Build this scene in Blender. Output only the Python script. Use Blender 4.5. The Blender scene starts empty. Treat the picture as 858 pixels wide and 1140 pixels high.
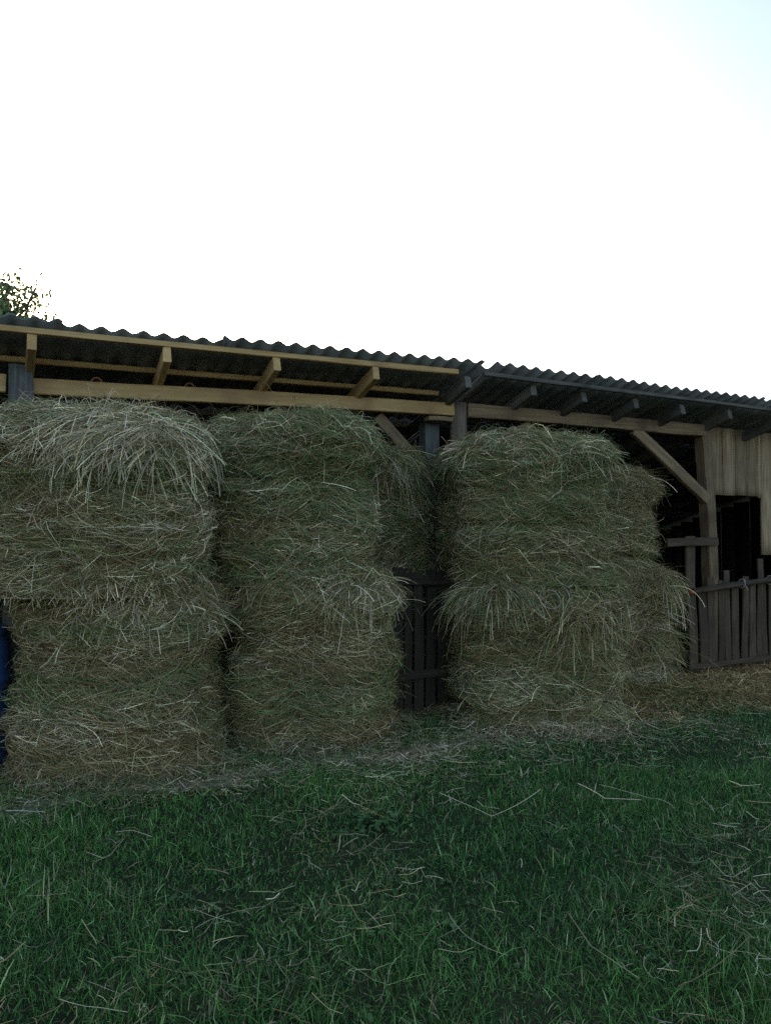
import bpy, math, random
import numpy as np
from mathutils import Vector, Matrix, Euler

random.seed(7)
rng = np.random.default_rng(7)
sc = bpy.context.scene
COL = sc.collection
R = math.radians
PI = math.pi

# ------------------------------------------------------------------ camera
YAW, PITCH = 25.0, 1.88
cd = bpy.data.cameras.new('camera')
cd.sensor_fit = 'VERTICAL'
cd.sensor_height = 36.0
cd.lens = 26.0
cd.clip_start = 0.05
cd.clip_end = 6000
cam = bpy.data.objects.new('camera', cd)
cam.location = (0, 0, 1.5)
cam.rotation_euler = (R(90 + PITCH), 0, R(-YAW))
COL.objects.link(cam)
sc.camera = cam

# ------------------------------------------------------------------ light
SUN_EL, SUN_AZ = 13.0, 8.0          # azimuth clockwise from +Y: the sun stands low behind the barn
w = bpy.data.worlds.new('World')
sc.world = w
w.use_nodes = True
nt = w.node_tree
nt.nodes.clear()
sky = nt.nodes.new('ShaderNodeTexSky')
sky.sky_type = 'NISHITA'
sky.sun_disc = False
sky.sun_elevation = R(SUN_EL)
sky.sun_rotation = R(SUN_AZ)
sky.air_density = 1.0
sky.dust_density = 2.5
sky.ozone_density = 1.0
bg = nt.nodes.new('ShaderNodeBackground')
bg.inputs['Strength'].default_value = 0.15
wo = nt.nodes.new('ShaderNodeOutputWorld')
nt.links.new(sky.outputs[0], bg.inputs['Color'])
nt.links.new(bg.outputs[0], wo.inputs['Surface'])

sd = bpy.data.lights.new('sun', 'SUN')
sd.energy = 2.0
sd.angle = R(0.53)
sd.color = (1.0, 0.86, 0.70)
sun = bpy.data.objects.new('sun', sd)
dirv = Vector((math.sin(R(SUN_AZ)) * math.cos(R(SUN_EL)), math.cos(R(SUN_AZ)) * math.cos(R(SUN_EL)), math.sin(R(SUN_EL))))
sun.rotation_euler = (-dirv).to_track_quat('-Z', 'Y').to_euler()
sun.location = (0, 30, 20)
COL.objects.link(sun)

sc.view_settings.view_transform = 'Standard'
sc.view_settings.look = 'None'
sc.view_settings.gamma = 1.0
sc.view_settings.use_curve_mapping = False
sc.view_settings.exposure = 1.4
sc.cycles.max_bounces = 6
sc.cycles.diffuse_bounces = 3
sc.cycles.use_denoising = False

# ------------------------------------------------------------------ noise
def _hash(ix, iy, iz, seed):
    h = (ix * 374761393 + iy * 668265263 + iz * 2147483647 + seed * 1274126177) & 0xFFFFFFFF
    h = ((h ^ (h >> 13)) * 1274126177) & 0xFFFFFFFF
    h = h ^ (h >> 16)
    return (h & 0xFFFF) / 65535.0

def vnoise(x, y, z, seed=0):
    """value noise in -1..1"""
    x, y, z = np.broadcast_arrays(np.asarray(x, float), np.asarray(y, float), np.asarray(z, float))
    xi, yi, zi = np.floor(x).astype(np.int64), np.floor(y).astype(np.int64), np.floor(z).astype(np.int64)
    fx, fy, fz = x - xi, y - yi, z - zi
    fx, fy, fz = [f * f * (3 - 2 * f) for f in (fx, fy, fz)]
    r = 0
    for a in (0, 1):
        for b in (0, 1):
            for c in (0, 1):
                wgt = (fx if a else 1 - fx) * (fy if b else 1 - fy) * (fz if c else 1 - fz)
                r = r + wgt * _hash(xi + a, yi + b, zi + c, seed)
    return r * 2 - 1

def fbm(x, y, z, seed=0, o=3):
    r, a, f = 0, 1.0, 1.0
    for k in range(o):
        r = r + a * vnoise(x * f, y * f, z * f, seed + k)
        a *= 0.5
        f *= 2.03
    return r / 1.75

# ------------------------------------------------------------------ materials
def new_mat(name):
    m = bpy.data.materials.new(name)
    m.use_nodes = True
    n = m.node_tree
    b = n.nodes['Principled BSDF']
    b.inputs['Specular IOR Level'].default_value = 0.25
    return m, n, b

def strand_mat(name, rough=0.65, spec=0.25, trans=0.0):
    """each strand carries its own natural colour in the attribute Col"""
    m, n, b = new_mat(name)
    a = n.nodes.new('ShaderNodeAttribute')
    a.attribute_name = 'Col'
    n.links.new(a.outputs['Color'], b.inputs['Base Color'])
    b.inputs['Roughness'].default_value = rough
    b.inputs['Specular IOR Level'].default_value = spec
    if trans:
        t = n.nodes.new('ShaderNodeBsdfTranslucent')
        n.links.new(a.outputs['Color'], t.inputs['Color'])
        mx = n.nodes.new('ShaderNodeMixShader')
        mx.inputs[0].default_value = trans
        n.links.new(b.outputs[0], mx.inputs[1])
        n.links.new(t.outputs[0], mx.inputs[2])
        n.links.new(mx.outputs[0], n.nodes['Material Output'].inputs['Surface'])
    return m

def ramp(n, stops):
    r = n.nodes.new('ShaderNodeValToRGB')
    e = r.color_ramp.elements
    while len(e) < len(stops):
        e.new(0.5)
    for k, (p, c) in enumerate(stops):
        e[k].position = p
        e[k].color = (*c, 1)
    return r

def wood_mat(name, dark, mid, light, grain=22.0, bump=0.4, stain=None, vary=0.25, rough=0.75):
    """grain runs along each timber's own X axis"""
    m, n, b = new_mat(name)
    tc = n.nodes.new('ShaderNodeTexCoord')
    oi = n.nodes.new('ShaderNodeObjectInfo')
    ad = n.nodes.new('ShaderNodeVectorMath'); ad.operation = 'ADD'
    ml = n.nodes.new('ShaderNodeMath'); ml.operation = 'MULTIPLY'; ml.inputs[1].default_value = 37.0
    n.links.new(oi.outputs['Random'], ml.inputs[0])
    n.links.new(tc.outputs['Object'], ad.inputs[0])
    n.links.new(ml.outputs[0], ad.inputs[1])
    mp = n.nodes.new('ShaderNodeMapping')
    mp.inputs['Scale'].default_value = (1.2, grain, grain)
    n.links.new(ad.outputs[0], mp.inputs['Vector'])
    nz = n.nodes.new('ShaderNodeTexNoise')
    nz.inputs['Scale'].default_value = 2.0
    nz.inputs['Detail'].default_value = 8
    nz.inputs['Roughness'].default_value = 0.65
    nz.inputs['Distortion'].default_value = 0.6
    n.links.new(mp.outputs[0], nz.inputs['Vector'])
    r = ramp(n, [(0.25, dark), (0.5, mid), (0.78, light)])
    n.links.new(nz.outputs['Fac'], r.inputs[0])
    col = r.outputs[0]
    nb = n.nodes.new('ShaderNodeTexNoise')
    nb.inputs['Scale'].default_value = 3.0
    nb.inputs['Detail'].default_value = 5
    n.links.new(ad.outputs[0], nb.inputs['Vector'])
    if stain is not None:
        rs = ramp(n, [(0.48, (0, 0, 0)), (0.68, (1, 1, 1))])
        n.links.new(nb.outputs['Fac'], rs.inputs[0])
        mx = n.nodes.new('ShaderNodeMix'); mx.data_type = 'RGBA'
        n.links.new(rs.outputs[0], mx.inputs[0])
        n.links.new(col, mx.inputs[6])
        mx.inputs[7].default_value = (*stain, 1)
        col = mx.outputs[2]
    hs = n.nodes.new('ShaderNodeHueSaturation')
    mr = n.nodes.new('ShaderNodeMapRange')
    mr.inputs['To Min'].default_value = 1 - vary
    mr.inputs['To Max'].default_value = 1 + vary
    n.links.new(oi.outputs['Random'], mr.inputs['Value'])
    n.links.new(mr.outputs[0], hs.inputs['Value'])
    n.links.new(col, hs.inputs['Color'])
    n.links.new(hs.outputs[0], b.inputs['Base Color'])
    bp = n.nodes.new('ShaderNodeBump')
    bp.inputs['Strength'].default_value = bump
    bp.inputs['Distance'].default_value = 0.006
    n.links.new(nz.outputs['Fac'], bp.inputs['Height'])
    n.links.new(bp.outputs[0], b.inputs['Normal'])
    b.inputs['Roughness'].default_value = rough
    return m

M = {}
M['hay'] = strand_mat('hay_strands', 0.7, 0.12, 0.0)
M['grass'] = strand_mat('grass_blades', 0.5, 0.3, 0.10)
M['leaf'] = strand_mat('tree_leaves', 0.55, 0.2, 0.04)
M['pine'] = wood_mat('fresh_pine', (.36, .21, .085), (.50, .32, .14), (.62, .43, .215), 14, 0.25, vary=0.16, stain=(.36, .21, .10))
M['old'] = wood_mat('weathered_wood', (.085, .053, .03), (.205, .138, .08), (.32, .228, .14), 26, 0.6, stain=(.11, .072, .045))
M['grey'] = wood_mat('grey_wood', (.055, .05, .045), (.12, .108, .096), (.21, .19, .165), 26, 0.7, stain=(.06, .052, .045))
M['greyd'] = wood_mat('dark_grey_wood', (.024, .016, .010), (.075, .051, .034), (.155, .112, .078), 26, 0.7, stain=(.045, .032, .022))
M['bark'] = wood_mat('bark_log', (.04, .03, .024), (.12, .09, .07), (.22, .18, .14), 18, 1.0)
M['blued'] = wood_mat('blue_grey_post', (.03, .028, .025), (.085, .085, .082), (.20, .21, .21), 20, 0.7, stain=(.09, .10, .11))
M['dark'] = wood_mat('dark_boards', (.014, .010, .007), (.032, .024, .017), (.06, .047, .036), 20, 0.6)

def core_mat():
    m, n, b = new_mat('shaded_packed_hay')
    tc = n.nodes.new('ShaderNodeTexCoord')
    mp = n.nodes.new('ShaderNodeMapping'); mp.inputs['Scale'].default_value = (14, 14, 60)
    n.links.new(tc.outputs['Object'], mp.inputs[0])
    nz = n.nodes.new('ShaderNodeTexNoise'); nz.inputs['Scale'].default_value = 1.6; nz.inputs['Detail'].default_value = 7
    n.links.new(mp.outputs[0], nz.inputs['Vector'])
    r = ramp(n, [(0.3, (.02, .018, .009)), (0.55, (.055, .048, .024)), (0.8, (.12, .10, .055))])  # much darker than the strands: shade between them is painted into the core
    n.links.new(nz.outputs['Fac'], r.inputs[0])
    n.links.new(r.outputs[0], b.inputs['Base Color'])
    bp = n.nodes.new('ShaderNodeBump'); bp.inputs['Strength'].default_value = 1; bp.inputs['Distance'].default_value = 0.02
    n.links.new(nz.outputs['Fac'], bp.inputs['Height'])
    n.links.new(bp.outputs[0], b.inputs['Normal'])
    b.inputs['Roughness'].default_value = 0.9
    return m
M['core'] = core_mat()

def soil_mat():
    m, n, b = new_mat('soil')
    tc = n.nodes.new('ShaderNodeTexCoord')
    nz = n.nodes.new('ShaderNodeTexNoise'); nz.inputs['Scale'].default_value = 2.2; nz.inputs['Detail'].default_value = 10
    n2 = n.nodes.new('ShaderNodeTexNoise'); n2.inputs['Scale'].default_value = 60; n2.inputs['Detail'].default_value = 6
    for q in (nz, n2):
        n.links.new(tc.outputs['Object'], q.inputs['Vector'])
    r = ramp(n, [(0.35, (.014, .024, .007)), (0.6, (.028, .036, .013)), (0.8, (.055, .044, .024))])
    mx = n.nodes.new('ShaderNodeMath'); mx.operation = 'ADD'
    sb = n.nodes.new('ShaderNodeMath'); sb.operation = 'MULTIPLY_ADD'; sb.inputs[1].default_value = 0.5; sb.inputs[2].default_value = -0.25
    n.links.new(n2.outputs['Fac'], sb.inputs[0])
    n.links.new(nz.outputs['Fac'], mx.inputs[0]); n.links.new(sb.outputs[0], mx.inputs[1])
    n.links.new(mx.outputs[0], r.inputs[0])
    n.links.new(r.outputs[0], b.inputs['Base Color'])
    bp = n.nodes.new('ShaderNodeBump'); bp.inputs['Strength'].default_value = 0.8; bp.inputs['Distance'].default_value = 0.02
    n.links.new(n2.outputs['Fac'], bp.inputs['Height'])
    n.links.new(bp.outputs[0], b.inputs['Normal'])
    b.inputs['Roughness'].default_value = 0.95
    return m
M['soil'] = soil_mat()

def noisy(name, c1, c2, scale, rough, bump=0.3, spec=0.25, dist=0.004):
    m, n, b = new_mat(name)
    tc = n.nodes.new('ShaderNodeTexCoord')
    nz = n.nodes.new('ShaderNodeTexNoise'); nz.inputs['Scale'].default_value = scale; nz.inputs['Detail'].default_value = 9; nz.inputs['Roughness'].default_value = .65
    n.links.new(tc.outputs['Object'], nz.inputs['Vector'])
    r = ramp(n, [(0.32, c1), (0.7, c2)])
    n.links.new(nz.outputs['Fac'], r.inputs[0])
    n.links.new(r.outputs[0], b.inputs['Base Color'])
    bp = n.nodes.new('ShaderNodeBump'); bp.inputs['Strength'].default_value = bump; bp.inputs['Distance'].default_value = dist
    n.links.new(nz.outputs['Fac'], bp.inputs['Height'])
    n.links.new(bp.outputs[0], b.inputs['Normal'])
    b.inputs['Roughness'].default_value = rough
    b.inputs['Specular IOR Level'].default_value = spec
    return m
M['slate'] = noisy('fibre_cement', (.13, .14, .155), (.31, .315, .325), 5.0, 0.85, 0.4)
M['earth'] = noisy('dry_earth', (.15, .13, .095), (.32, .28, .21), 14.0, 0.95, 0.8, 0.1, 0.01)
M['blue'] = noisy('blue_plastic', (.02, .06, .16), (.04, .10, .26), 4.0, 0.45, 0.1, 0.4)
M['clay'] = noisy('fired_clay', (.16, .07, .04), (.28, .12, .07), 12.0, 0.85)
M['rust'] = noisy('red_paint', (.16, .035, .02), (.30, .075, .04), 20.0, 0.7)
M['wire'] = noisy('pale_cord', (.38, .37, .34), (.55, .54, .50), 30.0, 0.6)
M['white'] = noisy('white_petal', (.62, .62, .58), (.8, .8, .76), 30.0, 0.6)
M['yellow'] = noisy('yellow_disc', (.5, .33, .03), (.65, .45, .05), 60.0, 0.6)
M['stem'] = noisy('green_stem', (.04, .09, .02), (.07, .13, .03), 40.0, 0.5)

# ------------------------------------------------------------------ object helpers
def tag(o, label=None, cat=None, group=None, kind=None):
    for k, v in (('label', label), ('category', cat), ('group', group), ('kind', kind)):
        if v:
            o[k] = v
    return o

def link(o, parent=None):
    COL.objects.link(o)
    if parent is not None:
        o.parent = parent
    return o

def empty(name, loc=(0, 0, 0)):
    o = bpy.data.objects.new(name, None)
    o.empty_display_size = 0.2
    o.location = loc
    return link(o)

def np_mesh(name, verts, quads, mats, col=None, mat_idx=None, smooth=False, tris=None):
    me = bpy.data.meshes.new(name)
    verts = np.asarray(verts, np.float32).reshape(-1, 3)
    quads = np.asarray(quads, np.int32).reshape(-1, 4)
    nt_ = 0 if tris is None else len(tris)
    me.vertices.add(len(verts))
    me.vertices.foreach_set('co', verts.ravel())
    loops = quads.ravel()
    starts = np.arange(len(quads), dtype=np.int32) * 4
    if nt_:
        tris = np.asarray(tris, np.int32).reshape(-1, 3)
        starts = np.concatenate([starts, len(quads) * 4 + np.arange(nt_, dtype=np.int32) * 3])
        loops = np.concatenate([loops, tris.ravel()])
    me.loops.add(len(loops))
    me.loops.foreach_set('vertex_index', loops.astype(np.int32))
    me.polygons.add(len(starts))
    me.polygons.foreach_set('loop_start', starts.astype(np.int32))
    for mm in mats:
        me.materials.append(mm)
    if mat_idx is not None:
        me.polygons.foreach_set('material_index', np.asarray(mat_idx, np.int32))
    if smooth:
        me.polygons.foreach_set('use_smooth', np.ones(len(starts), bool))
    if col is not None:
        a = me.attributes.new('Col', 'FLOAT_COLOR', 'POINT')
        c = np.ones((len(verts), 4), np.float32)
        c[:, :3] = col
        a.data.foreach_set('color', c.ravel())
    me.update(calc_edges=True)
    return me

def py_mesh(name, verts, faces, mat, smooth=False):
    me = bpy.data.meshes.new(name)
    me.from_pydata([tuple(v) for v in verts], [], faces)
    me.materials.append(mat)
    if smooth:
        for p in me.polygons:
            p.use_smooth = True
    me.update()
    return me

def add(name, me, parent=None, loc=(0, 0, 0)):
    o = bpy.data.objects.new(name, me)
    o.location = loc
    return link(o, parent)

def ribbons(P, W, C, side=None):
    """P (N,K,3) paths, W (N,) or (N,K) widths, C (N,3) colours -> verts, quads, col"""
    N, K, _ = P.shape
    T = np.gradient(P, axis=1)
    T /= np.linalg.norm(T, axis=2, keepdims=True) + 1e-9
    if side is None:
        side = rng.normal(size=(N, 3))
    S = np.cross(T, side[:, None, :])
    S /= np.linalg.norm(S, axis=2, keepdims=True) + 1e-9
    if W.ndim == 1:
        W = W[:, None] * np.ones(K)[None]
    a = P + S * W[..., None] * 0.5
    b = P - S * W[..., None] * 0.5
    V = np.stack([a, b], 2).reshape(-1, 3)
    base = (np.arange(N)[:, None] * K + np.arange(K - 1)[None]) * 2
    Q = np.stack([base, base + 1, base + 3, base + 2], -1).reshape(-1, 4)
    CC = np.repeat(C, K * 2, axis=0)
    return V, Q, CC

def merge(parts):
    Vs, Qs, Cs, off = [], [], [], 0
    for V, Q, C in parts:
        Vs.append(V); Qs.append(Q + off); Cs.append(C)
        off += len(V)
    return np.concatenate(Vs), np.concatenate(Qs), np.concatenate(Cs)

def timber(name, p0, p1, wd, ht, mat, parent=None, up=(0, 0, 1), seg=None, jit=0.003, taper=1.0, ch=0.006, bow=0.0, roundn=0, seed=None):
    """a sawn (or round) timber from p0 to p1; grain along its own X; wd across, ht along 'up'"""
    rs = np.random.default_rng(seed if seed is not None else random.randrange(1 << 30))
    p0, p1 = Vector(p0), Vector(p1)
    d = p1 - p0
    L = d.length
    x = d.normalized()
    u = Vector(up)
    y = u.cross(x)
    if y.length < 1e-4:
        y = Vector((0, 1, 0)).cross(x)
    y.normalize()
    z = x.cross(y).normalized()
    if roundn:
        ring = [(math.cos(2 * PI * k / roundn) * wd / 2 * (1 + .08 * rs.normal()), math.sin(2 * PI * k / roundn) * ht / 2 * (1 + .08 * rs.normal())) for k in range(roundn)]
    else:
        a, b, c = wd / 2, ht / 2, min(ch, wd * .3, ht * .3)
        ring = [(-a + c, -b), (a - c, -b), (a, -b + c), (a, b - c), (a - c, b), (-a + c, b), (-a, b - c), (-a, -b + c)]
    n = len(ring)
    seg = seg or max(3, int(L / 0.18))
    V, F = [], []
    ph = rs.uniform(0, 6)
    for i in range(seg + 1):
        t = i / seg
        s = 1 + (taper - 1) * t
        oy, oz = jit * 1.5 * math.sin(ph + t * 5) + bow * math.sin(PI * t), jit * 1.5 * math.cos(ph * 2 + t * 4)
        for (ry, rz) in ring:
            ex = 0 if 0 < i < seg else rs.normal() * jit
            V.append((L * t + ex, ry * s + oy + rs.normal() * jit * .4, rz * s + oz + rs.normal() * jit * .4))
    for i in range(seg):
        for k in range(n):
            k2 = (k + 1) % n
            F.append((i * n + k, i * n + k2, (i + 1) * n + k2, (i + 1) * n + k))
    F.append(tuple(range(n))[::-1])
    F.append(tuple(seg * n + k for k in range(n)))
    me = py_mesh(name, V, F, mat, smooth=bool(roundn))
    o = bpy.data.objects.new(name, me)
    o.matrix_world = Matrix(((x[0], y[0], z[0], p0[0]), (x[1], y[1], z[1], p0[1]), (x[2], y[2], z[2], p0[2]), (0, 0, 0, 1)))
    mw = o.matrix_world.copy()
    COL.objects.link(o)
    if parent is not None:
        o.parent = parent
        o.matrix_parent_inverse = Matrix.Translation(parent.location).inverted()
    o.matrix_basis = mw
    return o

def tube(name, pts, r, mat, parent=None, n=6):
    pts = [Vector(p) for p in pts]
    V, F = [], []
    for i, p in enumerate(pts):
        t = (pts[min(i + 1, len(pts) - 1)] - pts[max(i - 1, 0)]).normalized()
        a = t.cross(Vector((.3, .2, 1))).normalized()
        b = t.cross(a)
        for k in range(n):
            q = 2 * PI * k / n
            V.append(p + (a * math.cos(q) + b * math.sin(q)) * r)
    for i in range(len(pts) - 1):
        for k in range(n):
            k2 = (k + 1) % n
            F.append((i * n + k, i * n + k2, (i + 1) * n + k2, (i + 1) * n + k))
    F.append(tuple(range(n))[::-1]); F.append(tuple((len(pts) - 1) * n + k for k in range(n)))
    me = py_mesh(name, V, F, mat, True)
    o = bpy.data.objects.new(name, me)
    link(o, parent)
    if parent is not None:
        o.matrix_parent_inverse = Matrix.Translation(parent.location).inverted()
    return o

# ================================================================== SETTING
# ground: one sheet to the horizon, finely divided near the barn
def bump_ground(x, y):
    return 0.025 * fbm(x * 0.9, y * 0.9, 0, 3) + 0.012 * vnoise(x * 4, y * 4, 0, 9)

def axis_pts(lo, hi, step, far):
    near = np.arange(lo, hi + 1e-6, step)
    ext = np.array([1.5, 4, 10, 30, 90, 300, far])
    return np.concatenate([lo - ext[::-1], near, hi + ext])
gx, gy = axis_pts(-5, 11, 0.16, 2500), axis_pts(-2, 11, 0.16, 2500)
GX, GY = np.meshgrid(gx, gy)
GZ = np.where((GX > -5.1) & (GX < 11.1) & (GY > -2.1) & (GY < 11.1), bump_ground(GX, GY), 0.0)
nx, ny = len(gx), len(gy)
ii, jj = np.meshgrid(np.arange(nx - 1), np.arange(ny - 1))
b0 = (jj * nx + ii).ravel()
g = add('ground', np_mesh('ground', np.stack([GX, GY, GZ], -1), np.stack([b0, b0 + 1, b0 + nx + 1, b0 + nx], -1), [M['soil']], smooth=True))
tag(g, 'dark earth of the farmyard showing between the grass', 'ground', kind='structure')

# bare trodden strip along the foot of the stacks
def strip(name, path, wid, mat):
    V, F = [], []
    n = 7
    for i, (x, y) in enumerate(path):
        x2, y2 = path[min(i + 1, len(path) - 1)]
        x1, y1 = path[max(i - 1, 0)]
        d = Vector((x2 - x1, y2 - y1)).normalized()
        nrm = Vector((-d.y, d.x))
        for k in range(n):
            s = (k / (n - 1) - .5) * wid * (1 + 1.1 * float(vnoise(i * .8, k * .6, 5)))
            px, py = x + nrm.x * s, y + nrm.y * s
            edge = 1 if 0 < k < n - 1 else 0
            V.append((px, py, float(bump_ground(px, py)) + (0.007 if edge else -0.02)))
    for i in range(len(path) - 1):
        for k in range(n - 1):
            F.append((i * n + k, (i + 1) * n + k, (i + 1) * n + k + 1, i * n + k + 1))
    return add(name, py_mesh(name, V, F, mat, True))
sp = [(-1.2 + .12 * i, 4.52 + .02 * i / 6 + .05 * math.sin(i * .6)) for i in range(36)]
e = strip('path', sp, 0.22, M['earth'])
tag(e, 'narrow bare strip of dry earth along the foot of the hay stacks', 'path', kind='structure')

# ================================================================== BARN
YF = 5.75                    # line of the front posts
SL = math.tan(R(15.0))       # the roof rises towards the front
ZB = 2.655                   # top of the front beams
barn = empty('hay_barn', (3.2, YF, 0))
tag(barn, 'long open timber hay barn with a corrugated roof sheltering the bales', 'barn')

def sag(x):                  # the old roof line is not level: it dips at both ends
    x = np.asarray(x, float)
    return np.where(x < 3.5, -.036 * np.clip((3.3 - x) / 3.4, -.1, 1.6), -.062 * np.clip((x - 3.5) / 3.6, 0, 1.6))

def roof_z(y, x=3.4):        # underside line of the roof sheets (top of battens)
    return ZB + 0.165 + (YF - y) * SL + sag(x)

PITCH_W, AMP = 0.137, 0.015
def roof_half(name, x0, x1, ye, seed, lift, gaps=()):
    rs = random.Random(seed)
    parts_v, parts_q = [], []
    off = 0
    row_y = [ye, ye + 1.25, ye + 2.5, ye + 3.75, ye + 5.0]
    for r in range(4):
        x = x0
        k = 0
        while x < x1 - .05:
            xe = min(x + PITCH_W * 8, x1)
            yA = row_y[r] + (rs.uniform(-.03, .03) if r == 0 else -.12)
            yB = row_y[r + 1] + .02
            tilt = rs.uniform(-.012, .012)
            dz = lift + rs.uniform(0, .006) + (k % 2) * .004 - r * 0.004
            nxs = max(4, int((xe - x) / PITCH_W * 12))
            xs = np.linspace(x, xe + .03 if (r, k) not in gaps else xe - .02, nxs + 1)
            ys = np.linspace(yA, yB, 5)
            X, Y = np.meshgrid(xs, ys)
            ph = (X - x0) / PITCH_W * 2 * PI
            Z = roof_z(Y, X) + AMP + AMP * np.cos(ph) + dz + tilt * (X - x) + .003 * vnoise(X * 3, Y * 3, 0, seed) + (0.012 if r else 0) * (Y - yB) / (yA - yB) * -1
            top = np.stack([X, Y, Z + 0.0065], -1).reshape(-1, 3)
            bot = np.stack([X, Y, Z], -1).reshape(-1, 3)
            ncol = nxs + 1
            nv = len(top)
            i_, j_ = np.meshgrid(np.arange(nxs), np.arange(4))
            b = (j_ * ncol + i_).ravel()
            q1 = np.stack([b, b + 1, b + ncol + 1, b + ncol], -1)
            q2 = np.stack([b + ncol, b + ncol + 1, b + 1, b], -1) + nv
            e1 = np.arange(nxs)
            qf = np.stack([e1 + nv, e1 + 1 + nv, e1 + 1, e1], -1)
            e2 = e1 + 4 * ncol
            qb = np.stack([e2, e2 + 1, e2 + 1 + nv, e2 + nv], -1)
            s1 = np.arange(4) * ncol
            ql = np.stack([s1, s1 + ncol, s1 + ncol + nv, s1 + nv], -1)
            s2 = s1 + nxs
            qr = np.stack([s2 + nv, s2 + ncol + nv, s2 + ncol, s2], -1)
            parts_v.append(np.concatenate([top, bot]))
            parts_q.append(np.concatenate([q1, q2, qf, qb, ql, qr]) + off)
            off += 2 * nv
            x = xe
            k += 1
    me = np_mesh(name, np.concatenate(parts_v), np.concatenate(parts_q), [M['slate']], smooth=True)
    o = add(name, me, barn)
    o.matrix_parent_inverse = Matrix.Translation(barn.location).inverted()
    return o
XJ = 3.50
r1 = roof_half('roof', -3.2, XJ, 5.33, 11, 0.0, gaps=((0, 6),))
tag(r1, 'corrugated roofing over the newer pine framed bay')
r2 = roof_half('roof', XJ + .024, 10.5, 5.30, 12, 0.018)
tag(r2, 'corrugated roofing over the old grey timber bay')

# new pine: rafters, battens, beam
RH = 0.115
def rafter(x, xb, ye, mat, ht=RH, wd=0.055, yend=9.9, dz=0.0, name='rafter'):
    dz += float(sag(x))
    za = ZB + dz + (YF - ye) * SL + ht / 2
    zb = ZB + dz + (YF - yend) * SL + ht / 2
    xe = xb + (xb - x) * (yend - YF) / (YF - ye)
    xe = xb + (xe - xb) * .2
    return timber(name, (x, ye, za), (xe, yend, zb), wd, ht, mat, barn, seg=12, jit=.003)
for (x, xb) in ((-.97, -.97), (-.07, -.14), (.80, .80), (1.60, 1.58), (2.42, 2.40), (-1.9, -1.9), (-2.8, -2.8)):
    rafter(x, xb, 5.36, M['pine'])
def batten(x0, x1, y, mat, wd=.05, ht=.042, dz=0.0):
    z = ZB + RH + (YF - y) * SL + ht / 2 + .001 + dz
    return timber('batten', (x0, y, z + float(sag(x0))), (x1, y, z + float(sag(x1))), wd, ht, mat, barn, seg=14, jit=.003)
batten(-3.1, 3.18, 5.385, M['pine'])
batten(-3.1, 3.22, 5.80, M['pine'])
batten(-3.1, 3.3, 6.5, M['old'])
batten(-3.1, 3.3, 7.3, M['old'])
batten(-3.1, 3.3, 8.4, M['old'])
timber('beam', (-.06, YF, ZB - .10), (3.34, YF, ZB - .020), .10, .112, M['pine'], barn, seg=20, jit=.003)
timber('beam', (-3.1, YF, ZB - .11), (-.23, YF, ZB - .095), .10, .128, M['pine'], barn, seg=10, jit=.003)
timber('bearing_block', (3.08, YF + .01, ZB - .115), (3.33, YF + .01, ZB - .11), .11, .04, M['old'], barn)
# posts of the newer bay
timber('post', (-.145, YF - .02, -.05), (-.145, YF - .02, ZB + .03), .17, .15, M['blued'], barn, up=(1, 0, 0), seg=14, jit=.008)
timber('post', (3.20, YF + .16, -.05), (3.20, YF + .16, ZB - .12), .13, .14, M['blued'], barn, up=(1, 0, 0), seg=14, jit=.006)
timber('post', (3.415, YF, -.05), (3.40, YF, ZB + .04), .16, .15, M['bark'], barn, up=(1, 0, 0), seg=16, jit=.005, roundn=14)
timber('brace', (2.62, YF + .05, ZB - .12), (3.18, YF + .07, 2.02), .055, .10, M['old'], barn)
timber('post', (-2.9, YF, -.05), (-2.9, YF, ZB - .13), .15, .15, M['old'], barn, up=(1, 0, 0), seg=14, jit=.006)

# old grey bay
timber('beam', (3.48, YF, ZB - .02), (6.44, YF, ZB - .015), .10, .125, M['old'], barn, seg=20, jit=.005)
timber('brace', (5.46, YF - .012, ZB - .07), (6.47, YF - .03, 1.90), .055, .115, M['old'], barn)
timber('brace', (4.20, YF + .02, ZB - .09), (3.55, YF + .02, 2.1), .055, .10, M['old'], barn)
timber('post', (6.62, YF + .02, -.05), (6.45, YF + .02, ZB + .03), .12, .125, M['old'], barn, up=(1, 0, 0), seg=16, jit=.007)
for x in (3.98, 4.55, 5.17, 5.78, 6.45, 7.2, 7.95, 8.7):
    rafter(x, x, 5.40, M['grey'], ht=.10, wd=.06, dz=.012)
rafter(3.27, 3.27, 5.36, M['grey'], ht=.105, wd=.06, dz=.0)
batten(3.42, 10.3, 5.36, M['grey'], ht=.034, dz=.0)
for y in (6.3, 7.3, 8.4):
    batten(3.42, 10.3, y, M['dark'], dz=.0)
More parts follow.
